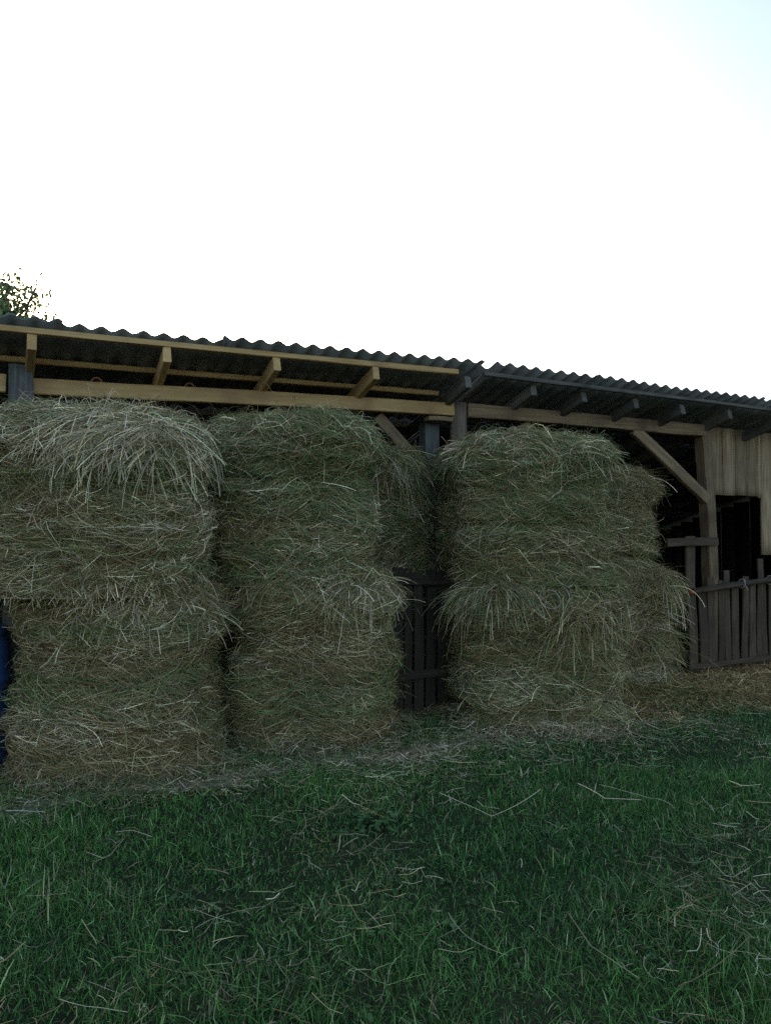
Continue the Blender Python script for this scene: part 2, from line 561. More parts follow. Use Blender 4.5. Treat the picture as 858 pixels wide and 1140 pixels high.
# ridge purlin / back wall / sides: keep the inside dark and enclosed
def boards(name, x0, x1, zfun, z1fun, y, mat, parent, seed, wmin=.13, wmax=.19, th=.025, along='x', pal=None):
    """a wall of upright boards side by side, one mesh"""
    rs = random.Random(seed)
    V, F, C = [], [], []
    x = x0
    while x < x1 - .03:
        wv = min(rs.uniform(wmin, wmax), x1 - x)
        xa, xb = x + .002, x + wv - rs.uniform(.006, .015)
        za, zb = zfun((xa + xb) / 2) + rs.uniform(-.01, .012), z1fun((xa + xb) / 2)
        d = rs.uniform(-.006, .006)
        c = rs.uniform(.72, 1.25)
        tl = rs.uniform(-.006, .006)
        base = len(V)
        n = 8
        for i in range(n + 1):
            t = i / n
            z = za + (zb - za) * t
            wv_ = [(xa + tl * t + rs.uniform(-.002, .002), y + d), (xb + tl * t + rs.uniform(-.002, .002), y + d), (xb + tl * t, y + d + th), (xa + tl * t, y + d + th)]
            for (px, py) in wv_:
                V.append((px, py, z) if along == 'x' else (py, px, z))
                C.append((c, c * rs.uniform(.97, 1.0), c * .97))
        for i in range(n):
            for k in range(4):
                k2 = (k + 1) % 4
                F.append((base + i * 4 + k, base + i * 4 + k2, base + (i + 1) * 4 + k2, base + (i + 1) * 4 + k))
        F.append((base + 3, base + 2, base + 1, base)); F.append(tuple(base + n * 4 + k for k in range(4)))
        x += wv
    me = np_mesh(name, np.array(V), np.array(F), [mat], col=np.array(C))
    o = add(name, me, parent)
    o.matrix_parent_inverse = Matrix.Translation(parent.location).inverted()
    return o

def plank_mat(name, stops, spots):
    m, n, b = new_mat(name)
    tc = n.nodes.new('ShaderNodeTexCoord')
    at = n.nodes.new('ShaderNodeAttribute'); at.attribute_name = 'Col'
    mp = n.nodes.new('ShaderNodeMapping'); mp.inputs['Scale'].default_value = (26, 26, 1.3)
    ad = n.nodes.new('ShaderNodeVectorMath'); ad.operation = 'MULTIPLY_ADD'
    ad.inputs[1].default_value = (0, 0, 9)
    n.links.new(at.outputs['Color'], ad.inputs[0]); n.links.new(tc.outputs['Object'], ad.inputs[2])
    n.links.new(ad.outputs[0], mp.inputs[0])
    nz = n.nodes.new('ShaderNodeTexNoise'); nz.inputs['Scale'].default_value = 2; nz.inputs['Detail'].default_value = 8; nz.inputs['Distortion'].default_value = .5
    n.links.new(mp.outputs[0], nz.inputs['Vector'])
    r = ramp(n, stops)
    n.links.new(nz.outputs['Fac'], r.inputs[0])
    n2 = n.nodes.new('ShaderNodeTexNoise'); n2.inputs['Scale'].default_value = 2.6; n2.inputs['Detail'].default_value = 6
    n.links.new(tc.outputs['Object'], n2.inputs['Vector'])
    rs_ = ramp(n, [(.45, (0, 0, 0)), (.72, (.8, .8, .8))])
    n.links.new(n2.outputs['Fac'], rs_.inputs[0])
    mx = n.nodes.new('ShaderNodeMix'); mx.data_type = 'RGBA'
    n.links.new(rs_.outputs[0], mx.inputs[0]); n.links.new(r.outputs[0], mx.inputs[6]); mx.inputs[7].default_value = (*spots, 1)
    mu = n.nodes.new('ShaderNodeMix'); mu.data_type = 'RGBA'; mu.blend_type = 'MULTIPLY'; mu.inputs[0].default_value = 1
    n.links.new(mx.outputs[2], mu.inputs[6]); n.links.new(at.outputs['Color'], mu.inputs[7])
    n.links.new(mu.outputs[2], b.inputs['Base Color'])
    bp = n.nodes.new('ShaderNodeBump'); bp.inputs['Strength'].default_value = .6; bp.inputs['Distance'].default_value = .005
    n.links.new(nz.outputs['Fac'], bp.inputs['Height']); n.links.new(bp.outputs[0], b.inputs['Normal'])
    b.inputs['Roughness'].default_value = .85
    return m
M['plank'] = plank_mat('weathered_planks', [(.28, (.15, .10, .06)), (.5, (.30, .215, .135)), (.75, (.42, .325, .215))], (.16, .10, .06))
M['plank_shade'] = plank_mat('shaded_inner_planks', [(.28, (.02, .017, .014)), (.5, (.045, .038, .03)), (.75, (.08, .068, .055))], (.03, .025, .02))  # coloured near black so the interior shade is painted into the boards

topf = lambda x: float(roof_z(YF + .1, x)) - .03
wl = boards('plank_wall', 6.50, 7.48, lambda x: 1.95, topf, YF + .10, M['plank'], barn, 3, .16, .21)
boards('plank_wall', 7.48, 9.9, lambda x: 1.28, topf, YF + .10, M['plank'], barn, 5, .16, .21)
boards('plank_wall', 8.2, 9.9, lambda x: 0.0, lambda x: 1.26, YF + .10, M['plank'], barn, 6, .13, .18)
boards('back_wall', -3.1, 10.3, lambda x: -.05, lambda x: float(roof_z(9.95, x)) - .05, 9.95, M['plank_shade'], barn, 18, .17, .24)  # extra board layer added behind to stop daylight leaking through the gaps
boards('back_wall', -3.1, 10.3, lambda x: -.05, lambda x: float(roof_z(9.9, x)) - .05, 9.9, M['plank_shade'], barn, 8, .2, .3)
o = boards('side_wall', 5.85, 9.9, lambda y: -.05, lambda y: float(roof_z(y, -3.1)) - .05, -3.12, M['plank_shade'], barn, 9, .2, .3, along='y')
o = boards('side_wall', 5.85, 9.9, lambda y: -.05, lambda y: float(roof_z(y, 9.9)) - .05, 9.92, M['plank_shade'], barn, 10, .2, .3, along='y')
timber('cross_board', (5.85, YF - .055, 1.43), (6.56, YF - .065, 1.45), .03, .085, M['greyd'], barn)
timber('stud', (6.27, YF + .03, -.02), (6.23, YF + .0, 1.5), .13, .03, M['greyd'], barn, up=(0, 1, 0))

# clay tiles left lying on the front beam
def clay_tile(x, y, z, rz, label):
    V, F = [], []
    n, L_, r_ = 9, .16, .042
    for t in (0, 1):
        for rr in (r_, r_ - .012):
            for k in range(n):
                a = PI * k / (n - 1)
                V.append((math.cos(a) * rr * (1 - .15 * t), t * L_, math.sin(a) * rr * (1 - .1 * t)))
    for k in range(n - 1):
        F += [(k, k + 1, 2 * n + k + 1, 2 * n + k), (3 * n + k, 3 * n + k + 1, n + k + 1, n + k), (n + k, n + k + 1, k + 1, k), (2 * n + k, 2 * n + k + 1, 3 * n + k + 1, 3 * n + k)]
    F += [(0, 2 * n, 3 * n, n), (n - 1, 2 * n - 1, 4 * n - 1, 3 * n - 1)]
    o = add('clay_tile', py_mesh('clay_tile', V, F, M['clay']), None, (x, y, z))
    o.rotation_euler = (R(0), 0, rz)
    return tag(o, label, 'roof tile', 'clay tiles left on the beam')
clay_tile(.36, YF + .0, ZB - .034, R(12), 'reddish curved clay tile on the pine beam, left of the second rafter end')
clay_tile(1.02, YF - .01, ZB - .018, R(-20), 'reddish curved clay tile on the pine beam between the second and third rafter ends')

# ================================================================== FENCES
def picket_fence(name, label, x0, x1, y, zt, rails, seed, mat, tilt=.02, base=-.03, wr=(.06, .1), gap=(.012, .03), hv=.05, extra=()):
    rs = random.Random(seed)
    root = empty(name, ((x0 + x1) / 2, y, 0))
    tag(root, label, 'fence')
    x = x0
    while x < x1:
        wv = rs.uniform(*wr)
        h = zt(x) + rs.uniform(-hv, hv)
        lean = rs.uniform(-tilt, tilt)
        timber('picket', (x + wv / 2, y + rs.uniform(-.008, .008), base), (x + wv / 2 + lean, y + rs.uniform(-.01, .01), h), .022, wv, mat, root, up=(1, 0, 0), seg=6, jit=.003, seed=rs.randrange(1 << 30), taper=rs.uniform(.85, 1.0))
        x += wv + rs.uniform(*gap)
    for (xa, za, xb, zb, yy, wd, ht, rn, mt) in rails:
        timber('rail', (xa, yy, za), (xb, yy, zb), wd, ht, mt, root, seg=10, jit=.005, roundn=rn)
    return root
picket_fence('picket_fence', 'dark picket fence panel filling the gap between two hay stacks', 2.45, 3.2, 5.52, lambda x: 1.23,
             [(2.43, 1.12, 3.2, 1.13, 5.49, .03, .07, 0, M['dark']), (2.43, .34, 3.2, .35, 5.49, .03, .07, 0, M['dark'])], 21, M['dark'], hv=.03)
fr = picket_fence('picket_fence', 'weathered grey picket fence of uneven slats under the dark barn opening', 6.16, 8.3, 5.70, lambda x: 1.02,
                  [(6.1, .15, 8.3, .15, 5.67, .03, .055, 0, M['greyd']), (6.15, .92, 8.3, 1.12, 5.635, .065, .065, 10, M['greyd'])], 22, M['greyd'], tilt=.035, hv=.12, gap=(.006, .03), wr=(.08, .125))
timber('rail_end', (6.085, 5.635, .915), (6.148, 5.635, .92), .055, .05, M['rust'], fr, roundn=8, seg=2)
timber('picket', (7.30, 5.735, 0), (7.28, 5.735, 1.25), .022, .085, M['greyd'], fr, up=(1, 0, 0), seg=6)
for (xx, zz) in ((6.86, .99), (7.3, 1.02)):
    pts = []
    for k in range(26):
        a = k / 25 * 2 * PI * 2.2
        rr = .044 + .006 * math.sin(a * 1.7)
        pts.append((xx + .012 * math.sin(a * .9) + .01 * k / 25, 5.635 - math.cos(a) * (rr + .008), zz + math.sin(a) * rr))
    pts += [(xx + .02, 5.585, zz - .04), (xx + .035, 5.575, zz - .075)]
    tube('wire_tie', pts, .0032, M['wire'], fr, 5)

# ================================================================== HAY
# strand colours: straw, pale, green, olive, brown
PAL = 1.0 * np.array([(.40, .312, .175), (.74, .62, .42), (.150, .195, .080), (.235, .195, .085), (.19, .128, .058)])
def hay_colours(P0, n, green, pale, seed):
    # cured hay lies in bands: greener, browner and paler layers, each strand with its own shade
    x, y, z = P0[:, 0], P0[:, 1], P0[:, 2]
    g_ = .6 * vnoise(x * .8, y * .8, z * 6.5, seed) + .7 * fbm(x * 2.4, y * 2.4, z * 3.5, seed + 3)
    p_ = .7 * vnoise(x * .9, y * .9, z * 5.0, seed + 9) + .5 * vnoise(x * 4, y * 4, z * 7, seed + 12)
    wts = np.stack([np.full(n, .30) + .2 * np.clip(p_, 0, 1), np.clip(.09 + pale + .40 * p_, .02, 2), np.clip(.20 + green + .8 * g_, .02, 2), np.full(n, .22), np.clip(.16 - .35 * g_, .02, 1)], -1)
    wts /= wts.sum(1, keepdims=True)
    cum = np.cumsum(wts, 1)
    idx = (rng.random(n)[:, None] > cum).sum(1).clip(0, 4)
    return PAL[idx] * rng.lognormal(-.10, .45, (n, 1)).clip(.25, 2) * (1 + .06 * rng.normal(size=(n, 3)))

class Bale:
    def __init__(s, cx, cy, z0, Rd, H, n=2.7, rot=0, e=.11, seed=0, green=0.0, pale=0.0, lean=(0, 0), flare=.0, bulge=.0):
        s.c = (cx, cy); s.z0 = z0; s.R = Rd; s.H = H; s.n = n; s.rot = rot; s.e = e; s.seed = seed
        s.green = green; s.pale = pale; s.lean = lean; s.flare = flare
        s.qside = H - e
        s.qmax = s.qside + e * PI / 2 + (Rd - e) * .985
    def surf(s, phi, q, off):
        """surface point (local x, y, z) at angle phi, profile length q, pushed out by off; also outward normal"""
        e = s.e
        a = np.clip((q - s.qside) / e, 0, PI / 2)
        inset = np.where(q < s.qside, 0, e - e * np.cos(a)) + np.clip(q - s.qside - e * PI / 2, 0, None)
        z = np.where(q < s.qside, q, s.qside + e * np.sin(a))
        nr, nz_ = np.cos(a), np.sin(a)
        # rounded foot
        fb = np.clip(1 - z / .10, 0, 1)
        inset = inset + .035 * fb * fb - s.flare * np.clip(1 - z / .35, 0, 1) ** 2
        pr = phi - s.rot
        shape = (np.abs(np.cos(pr)) ** s.n + np.abs(np.sin(pr)) ** s.n) ** (-1 / s.n)
        k = np.clip((s.R * shape - inset) , 0.0, None)
        cx, sy = np.cos(phi), np.sin(phi)
        layer = .042 * vnoise(cx * 1.3 + 7, sy * 1.3, z * 4.6, s.seed) + .026 * vnoise(cx * .6, sy * .6, z * 9.0, s.seed + 1)
        lump = .048 * vnoise(cx * s.R * 3.2, sy * s.R * 3.2, z * 3.2, s.seed + 2) + .020 * vnoise(cx * s.R * 9, sy * s.R * 9, z * 9, s.seed + 3)
        big = .055 * vnoise(cx * 1.6 + 3, sy * 1.6, z * 1.7, s.seed + 5)
        ledge = .045 * np.exp(-((z - (s.H - .17)) / .10) ** 2) - .035 * np.exp(-((z - (s.H - .40)) / .11) ** 2) - .03 * np.exp(-((z - .12) / .10) ** 2)
        crease = 0
        hs = np.random.default_rng(s.seed + 900)
        for k_ in range(4):
            zc = (k_ + hs.uniform(.55, .95)) * s.H / 4.6
            wav = zc + .05 * vnoise(cx * 2.2 + 5 * k_, sy * 2.2, 0, s.seed + 60 + k_) + .02 * vnoise(cx * 7, sy * 7, k_, s.seed + 70)
            dep = hs.uniform(.03, .06) * np.clip(.6 + 1.0 * vnoise(cx * 2.5, sy * 2.5, k_ * 3.1, s.seed + 80), 0, 1.4)
            crease = crease - dep * np.exp(-((z - wav) / .030) ** 2) + .4 * dep * np.exp(-((z - wav + .07) / .045) ** 2)
        d = (layer + ledge + big + crease) * nr + lump + off
        r = np.clip(k + d * nr, 0.0, None)
        zz = z + (d * 1.1) * nz_ 
        sag = s.lean
        x = r * cx + sag[0] * z / s.H
        y = r * sy + sag[1] * z / s.H
        return np.stack([x, y, zz], -1)

    def build(s, name, label, group, dens=1.0, drapes=(), fly=260, parent_parts=()):
        root_z = s.z0
        # packed core
        nph, nq = 120, 60
        ph = np.linspace(0, 2 * PI, nph, endpoint=False)
        q = np.concatenate([np.linspace(0, s.qside, 34), np.linspace(s.qside, s.qmax, nq - 34 + 1)[1:]])
        PH, Q = np.meshgrid(ph, q)
        V0 = s.surf(PH, Q, np.full(PH.shape, -.022)).reshape(-1, 3)
        i_, j_ = np.meshgrid(np.arange(nph), np.arange(nq - 1))
        a = (j_ * nph + i_).ravel(); b = (j_ * nph + (i_ + 1) % nph).ravel()
        Q0 = np.stack([a, b, b + nph, a + nph], -1)
        # close the bottom and the middle of the top
        V0 = np.concatenate([V0, [[0, 0, 0.0], [s.lean[0], s.lean[1], s.H]]])
        k = np.arange(nph); k2 = (k + 1) % nph
        T0 = np.concatenate([np.stack([k2, k, np.full(nph, len(V0) - 2)], -1), np.stack([(nq - 1) * nph + k, (nq - 1) * nph + k2, np.full(nph, len(V0) - 1)], -1)])
        parts = []
        # strands lying along the surface
        N = int(44000 * dens)
        phi0 = rng.uniform(0, 2 * PI, N)
        # direction towards the yard gets full cover, the far side a thin one
        face = np.cos(phi0 - math.atan2(-s.c[1], -s.c[0] + .0))
        keep = (face > -.35) | (rng.random(N) < .3)
        phi0 = phi0[keep]; N = len(phi0)
        q0 = rng.uniform(.0, s.qside + s.e * PI / 2 + .35, N)
        K = 6
        P0 = s.surf(phi0, q0, np.zeros(N))
        wx, wy, wz = P0[:, 0] + s.c[0], P0[:, 1] + s.c[1], P0[:, 2] + s.z0
        flow = 1.5 * fbm(wx * 2.6, wy * 2.6, wz * 3.4, s.seed + 20, 2)
        al = .75 * flow + rng.normal(0, .5, N)
        wild = rng.random(N) < .16
        al = np.where(wild, rng.uniform(-PI, PI, N), al)
        al = np.where(rng.random(N) < .5, al + PI, al)
        Ln = rng.lognormal(math.log(.15), .5, N).clip(.035, .45)
        curv = rng.normal(0, 1.5, N)
        kinkv = rng.normal(0, .45, N) * (rng.random(N) < .5)
        t = np.linspace(-.5, .5, K)[None]
        ang = al[:, None] + curv[:, None] * Ln[:, None] * t * 2 + kinkv[:, None] * (t > rng.uniform(-.3, .3, N)[:, None])
        ds = np.gradient(t[0])[None] * Ln[:, None]
        sx = np.cumsum(np.cos(ang) * ds, 1); sx -= sx.mean(1, keepdims=True)
        sy = np.cumsum(np.sin(ang) * ds, 1); sy -= sy.mean(1, keepdims=True)
        rloc = s.R
        PHI = phi0[:, None] + sx / rloc
        QQ = np.clip(q0[:, None] + sy, .004, s.qmax - .01)
        lift = rng.gamma(1.1, .019, N)
        prof = (1 - (2 * t) ** 2)
        kick = rng.normal(0, .018, N)[:, None] * (t + .5) ** 2
        base_off = rng.normal(-.006, .010, N)[:, None]
        off = base_off + lift[:, None] * prof + np.abs(kick) + rng.normal(0, .003, (N, K))
        P = s.surf(PHI, QQ, off)
        Wd = rng.uniform(.0013, .0032, N) * np.where(rng.random(N) < .08, 1.5, 1)
        C = hay_colours(np.stack([wx, wy, wz], -1), N, s.green, s.pale, s.seed + 40)
        side = P0.copy(); side[:, 2] = 0
        side /= np.linalg.norm(side, axis=1, keepdims=True) + 1e-6
        side = side + rng.normal(0, .5, side.shape)
        parts.append(ribbons(P, Wd, C, side))
        # flyaway and hanging strands
        def ballistic(phi, q, Ln, out, up, tang, grav, K=8, col=None, wmul=1.0):
            n = len(phi)
            p = s.surf(phi, q, np.full(n, -.01))
            rad = np.stack([np.cos(phi), np.sin(phi), np.zeros(n)], -1)
            tan = np.stack([-np.sin(phi), np.cos(phi), np.zeros(n)], -1)
            d = rad * out[:, None] + tan * tang[:, None]
            d[:, 2] += up
            d /= np.linalg.norm(d, axis=1, keepdims=True)
            path = [p]
            for k in range(K - 1):
                p = p + d * (Ln / (K - 1))[:, None]
                path.append(p)
                d = d + np.array([0, 0, -1.0]) * grav[:, None] * (Ln / (K - 1))[:, None] + rng.normal(0, .05, (n, 3))
                d /= np.linalg.norm(d, axis=1, keepdims=True)
            P = np.stack(path, 1)
            wp = p + np.array([s.c[0], s.c[1], s.z0])
            C = hay_colours(wp, n, s.green if col is None else col[0], s.pale + .1 if col is None else col[1], s.seed + 40)
            return ribbons(P, rng.uniform(.0016, .0036, n) * wmul, C, rad + rng.normal(0, .5, (n, 3)))
        n = fly
        parts.append(ballistic(rng.uniform(0, 2 * PI, n), rng.uniform(.05, s.qside + s.e, n), rng.uniform(.08, .26, n), rng.uniform(.3, 1.0, n), rng.uniform(-.5, .4, n), rng.normal(0, .9, n), rng.uniform(3, 12, n)))
        # short fringe standing off the top edge
        n = int(fly * 1.6)
        parts.append(ballistic(rng.uniform(0, 2 * PI, n), s.qside + s.e * rng.uniform(.3, 2.6, n), rng.uniform(.08, .24, n), rng.normal(.25, .5, n), rng.uniform(-.1, .38, n), rng.normal(0, 1.0, n), rng.uniform(3, 9, n)))
        for (pc, pw, n, L0, outw, q_lo, q_hi, skew, col) in drapes:
            n = int(n * 1.3); L0 *= .92
            if q_hi > s.H * .9 and L0 < .3:
                L0 *= .9
            # swaths: tufts that share a direction, each strand straying from it
            nt_ = max(4, n // 45)
            tp = rng.normal(pc, pw, nt_); ts = rng.normal(skew, .75, nt_); tl = rng.lognormal(-.05, .28, nt_).clip(.4, 1.4); tq = rng.uniform(q_lo, q_hi, nt_)
            tg = rng.lognormal(math.log(4.2), .55, nt_)
            w_ = rng.random(nt_) ** 1.5 + .15
            k_ = rng.choice(nt_, n, p=w_ / w_.sum())  # noqa
            phd = tp[k_] + rng.normal(0, .11, n)
            qd = np.clip(tq[k_] + rng.normal(0, .07, n), q_lo - .15, q_hi + .1)
            parts.append(ballistic(phd, qd, L0 * tl[k_] * rng.uniform(.45, 1.25, n), outw * rng.uniform(.3, 1.3, n), rng.uniform(-.35, .18, n), ts[k_] + rng.normal(0, .5, n), tg[k_] * rng.lognormal(0, .35, n), K=10, col=col))
        if s.z0 > 0:
            # ragged lower edge hanging over the bale underneath
            n = 1300
            cl_ = rng.uniform(FR - 1.2, FR + 1.3, 40)
            ph_ = cl_[rng.integers(0, 40, n)] + rng.normal(0, .07, n)
            parts.append(ballistic(ph_, rng.uniform(.03, .18, n), rng.uniform(.05, .17, n), rng.uniform(.1, .5, n), rng.uniform(-.9, .1, n), rng.normal(0, .9, n), rng.uniform(2, 7, n)))
        V, Q, C = merge(parts)
        nv = len(V0)
        verts = np.concatenate([V0, V]); quads = np.concatenate([Q0, Q + nv])
        cols = np.concatenate([np.zeros((nv, 3)), C])
        mi = np.concatenate([np.zeros(len(Q0)), np.ones(len(Q)), np.zeros(len(T0))])
        me = np_mesh(name, verts, quads, [M['core'], M['hay']], cols, mi, tris=T0)
        if s.z0 == 0:
            pass
        o = add(name, me, None, (s.c[0], s.c[1], s.z0 ))
        return tag(o, label, 'hay bale', group)

G1 = 'hay bales stacked two high at the barn front'
FR = -PI / 2 - R(20)          # the side of a bale that faces the camera, roughly
# (phi, spread, count, length, outward, q_lo, q_hi, tangential skew, colours)
def dr(b, pc, pw, n, L0, outw=.5, depth=.10, skew=0.0, col=None):
    return (pc, pw, n, L0, outw, b.qside + b.e * .2, b.qside + b.e * 1.57 + depth, skew, col)
GRN, PALE = (.25, .03), (-.12, .8)
H1 = 1.14
b = Bale(.555, 5.34, 0, .60, H1, 3.0, R(-22), seed=101, green=-.05, flare=.03)
b.build('hay_bale', 'brownish lower bale of the leftmost stack, beside the blue barrel', G1, 1.05,
        [dr(b, FR - .5, .35, 900, .20, .4, .1), dr(b, FR + .2, .4, 1100, .19, .4, .1, .2, (-.1, .45)), dr(b, FR + .9, .12, 200, .28, .3)])
b = Bale(.44, 5.36, H1 - .01, .665, 1.12, 3.4, R(-22), seed=131, green=-.08, pale=.1, e=.16, lean=(-.03, .02))
b.build('hay_bale', 'upper bale of the leftmost stack with pale hay drooping over its right corner', G1, 1.1,
        [dr(b, FR - .1, .5, 2400, .30, .4, .35, .1, PALE), dr(b, FR + .38, .22, 1700, .40, .3, .3, -.3, PALE), dr(b, FR - .9, .3, 800, .26, .4, .2, 0, PALE), dr(b, FR + .5, .12, 450, .46, .2, .2, -.2, PALE)], fly=400)
b = Bale(1.92, 5.50, 0, .625, 1.16, 3.2, R(-18), seed=161, green=.1, flare=.03)
b.build('hay_bale', 'lower bale of the middle stack with a pale loose layer on its upper edge', G1, 1.0,
        [dr(b, FR - .2, .5, 1300, .19, .45, .15, .1, (-.05, .4)), dr(b, FR + .6, .2, 500, .3, .5)])
b = Bale(1.76, 5.54, 1.15, .595, 1.20, 3.4, R(-18), seed=191, green=.45, e=.15)
b.build('hay_bale', 'greenish upper bale of the middle stack, right under the pine beam', G1, 1.0,
        [dr(b, FR, .6, 700, .22, .5, .2, 0, GRN), dr(b, FR + .8, .12, 260, .26, .6, .1)])
b = Bale(3.78, 5.20, 0, .63, 1.13, 3.8, R(-20), seed=221, green=.2, flare=.05)
bR = b
b.build('hay_bale', 'lower bale right of the dark fence gap, hay overhanging its left edge', G1, 1.05,
        [dr(b, FR - .85, .2, 1300, .40, .75, .2, -.35, None), dr(b, FR, .4, 1000, .20, .4, .1, .1), (FR + .45, .16, 650, .34, .30, .45, 1.05, .1, None)])
b = Bale(3.72, 5.22, 1.12, .625, 1.16, 4.2, R(-20), seed=251, green=.32, e=.17, lean=(.0, .02))
b.build('hay_bale', 'rounded upper bale right of the dark fence gap, strands combed left', G1, 1.05,
        [dr(b, FR - .75, .3, 900, .28, .35, .3, -.4, (.1, .25)), dr(b, FR, .5, 900, .24, .5, .2, -.3, None)])
b = Bale(5.43, 6.28, 0, .685, 1.12, 2.8, R(-20), seed=281, green=-.18, pale=-.06, flare=.06)  # olive-brown hay, with browner, less pale strands also painting in roof shade
b.build('hay_bale', 'shaded lower bale of the rearmost stack beside the grey picket fence, straggling on its right', G1, .9,
        [dr(b, FR + .8, .3, 900, .36, .5, .15, .2), (FR + .8, .25, 500, .3, .5, .3, .9, .3, None)], fly=500)
b = Bale(5.32, 6.34, 1.11, .605, 1.06, 2.9, R(-20), seed=311, green=-.16, pale=-.06, e=.14)  # same brown hay mix, shade under the roof partly put into its colour
b.build('hay_bale', 'shaded upper bale of the rearmost stack below the diagonal brace', G1, .9,
        [dr(b, FR + .8, .25, 500, .28, .3, .1, .1)], fly=420)
b = Bale(2.72, 6.45, 0, .62, 1.13, 2.6, 0, seed=341, green=.1)
b.build('hay_bale', 'lower hay bale standing inside the barn behind the dark picket fence', G1, .5, (), 60)
b = Bale(2.74, 6.40, 1.12, .66, 1.13, 2.6, 0, seed=371, green=.35, e=.15)
b.build('hay_bale', 'upper hay bale inside the barn, showing over the dark picket fence', G1, .8,
        [dr(b, FR + .4, .35, 900, .4, .5, .2, .2, GRN)], 300)

# loop of pale twine lying on the front of a bale
pts = []
for k in range(60):
    a = k / 59 * 2 * PI * 1.6
    rr = .075 + .03 * math.sin(a * .7) + .02 * k / 59
    u_, v_ = math.cos(a) * rr * 1.1 - .09 * k / 59, math.sin(a) * rr * .75
    ph_ = FR + .02 + u_ / .75
    q_ = 1.02 + v_
    p = bR.surf(np.array([ph_]), np.array([q_]), np.array([.055 + .012 * math.sin(a * 2)]))[0]
    pts.append((p[0] + bR.c[0], p[1] + bR.c[1], p[2] + bR.z0))
tw = tube('twine', pts, .0026, M['wire'])
tag(tw, 'loose loop of pale baling twine on the edge of the right front bale', 'twine')

# ---------------- blue barrel at the left edge
def lathe(name, prof, mat, parent=None, n=40, smooth=True):
    V, F = [], []
    for (r_, z_) in prof:
        for k in range(n):
            a = 2 * PI * k / n
            V.append((r_ * math.cos(a), r_ * math.sin(a), z_))
    for i in range(len(prof) - 1):
        for k in range(n):
            k2 = (k + 1) % n
            F.append((i * n + k, i * n + k2, (i + 1) * n + k2, (i + 1) * n + k))
    F.append(tuple(range(n))[::-1]); F.append(tuple((len(prof) - 1) * n + k for k in range(n)))
    return add(name, py_mesh(name, V, F, mat, smooth), parent)
br = empty('plastic_barrel', (-.452, 5.49, 0))
tag(br, 'blue plastic barrel partly hidden by the leftmost hay stack', 'barrel')
lathe('body', [(.25, -.02), (.275, .02), (.285, .10), (.285, .28), (.297, .30), (.297, .33), (.285, .35), (.285, .55), (.297, .57), (.297, .60), (.285, .62), (.28, .80), (.25, .86), (.245, .87)], M['blue'], br)
lathe('lid', [(.262, .862), (.268, .872), (.268, .90), (.255, .91), (.05, .915)], M['blue'], br)

# ================================================================== GROUND COVER
bale_spots = [(.555, 5.34, .63), (1.92, 5.50, .65), (3.80, 5.20, .67), (5.43, 6.28, .70), (2.72, 6.45, .64), (-.40, 5.49, .29)]
def outside(x, y, m=0.0):
    k = np.ones(len(x), bool)
    for (a, b_, r_) in bale_spots:
        k &= (x - a) ** 2 + (y - b_) ** 2 > (r_ + m) ** 2
    return k

def in_wedge(x, y, slack):
    s_, c_ = math.sin(R(YAW)), math.cos(R(YAW))
    dep = x * s_ + y * c_
    lat = x * c_ - y * s_
    return (dep > .9) & (np.abs(lat) < .56 * dep + slack), dep

def litter_amount(x, y):
    """how much fallen hay covers the ground, 0..1"""
    m = np.zeros(len(x))
    for (a, b_, r_) in bale_spots[:4]:
        d = np.sqrt((x - a) ** 2 + (y - b_) ** 2) - r_
        m = np.maximum(m, np.clip(1 - d / (.40 if a > 3 else .24), 0, 1))
    m = np.maximum(m, np.clip((y - 4.30 - .12 * vnoise(x * 2, y * 0, 0, 57)) / .5, 0, 1) * np.clip((x - 4.2) / .4, 0, 1))
    m = np.maximum(m, np.clip((y - 5.4) / .3, 0, 1))
    return np.clip(m + .35 * fbm(x * 3, y * 3, 0, 55) * (m > 0.02), 0, 1)

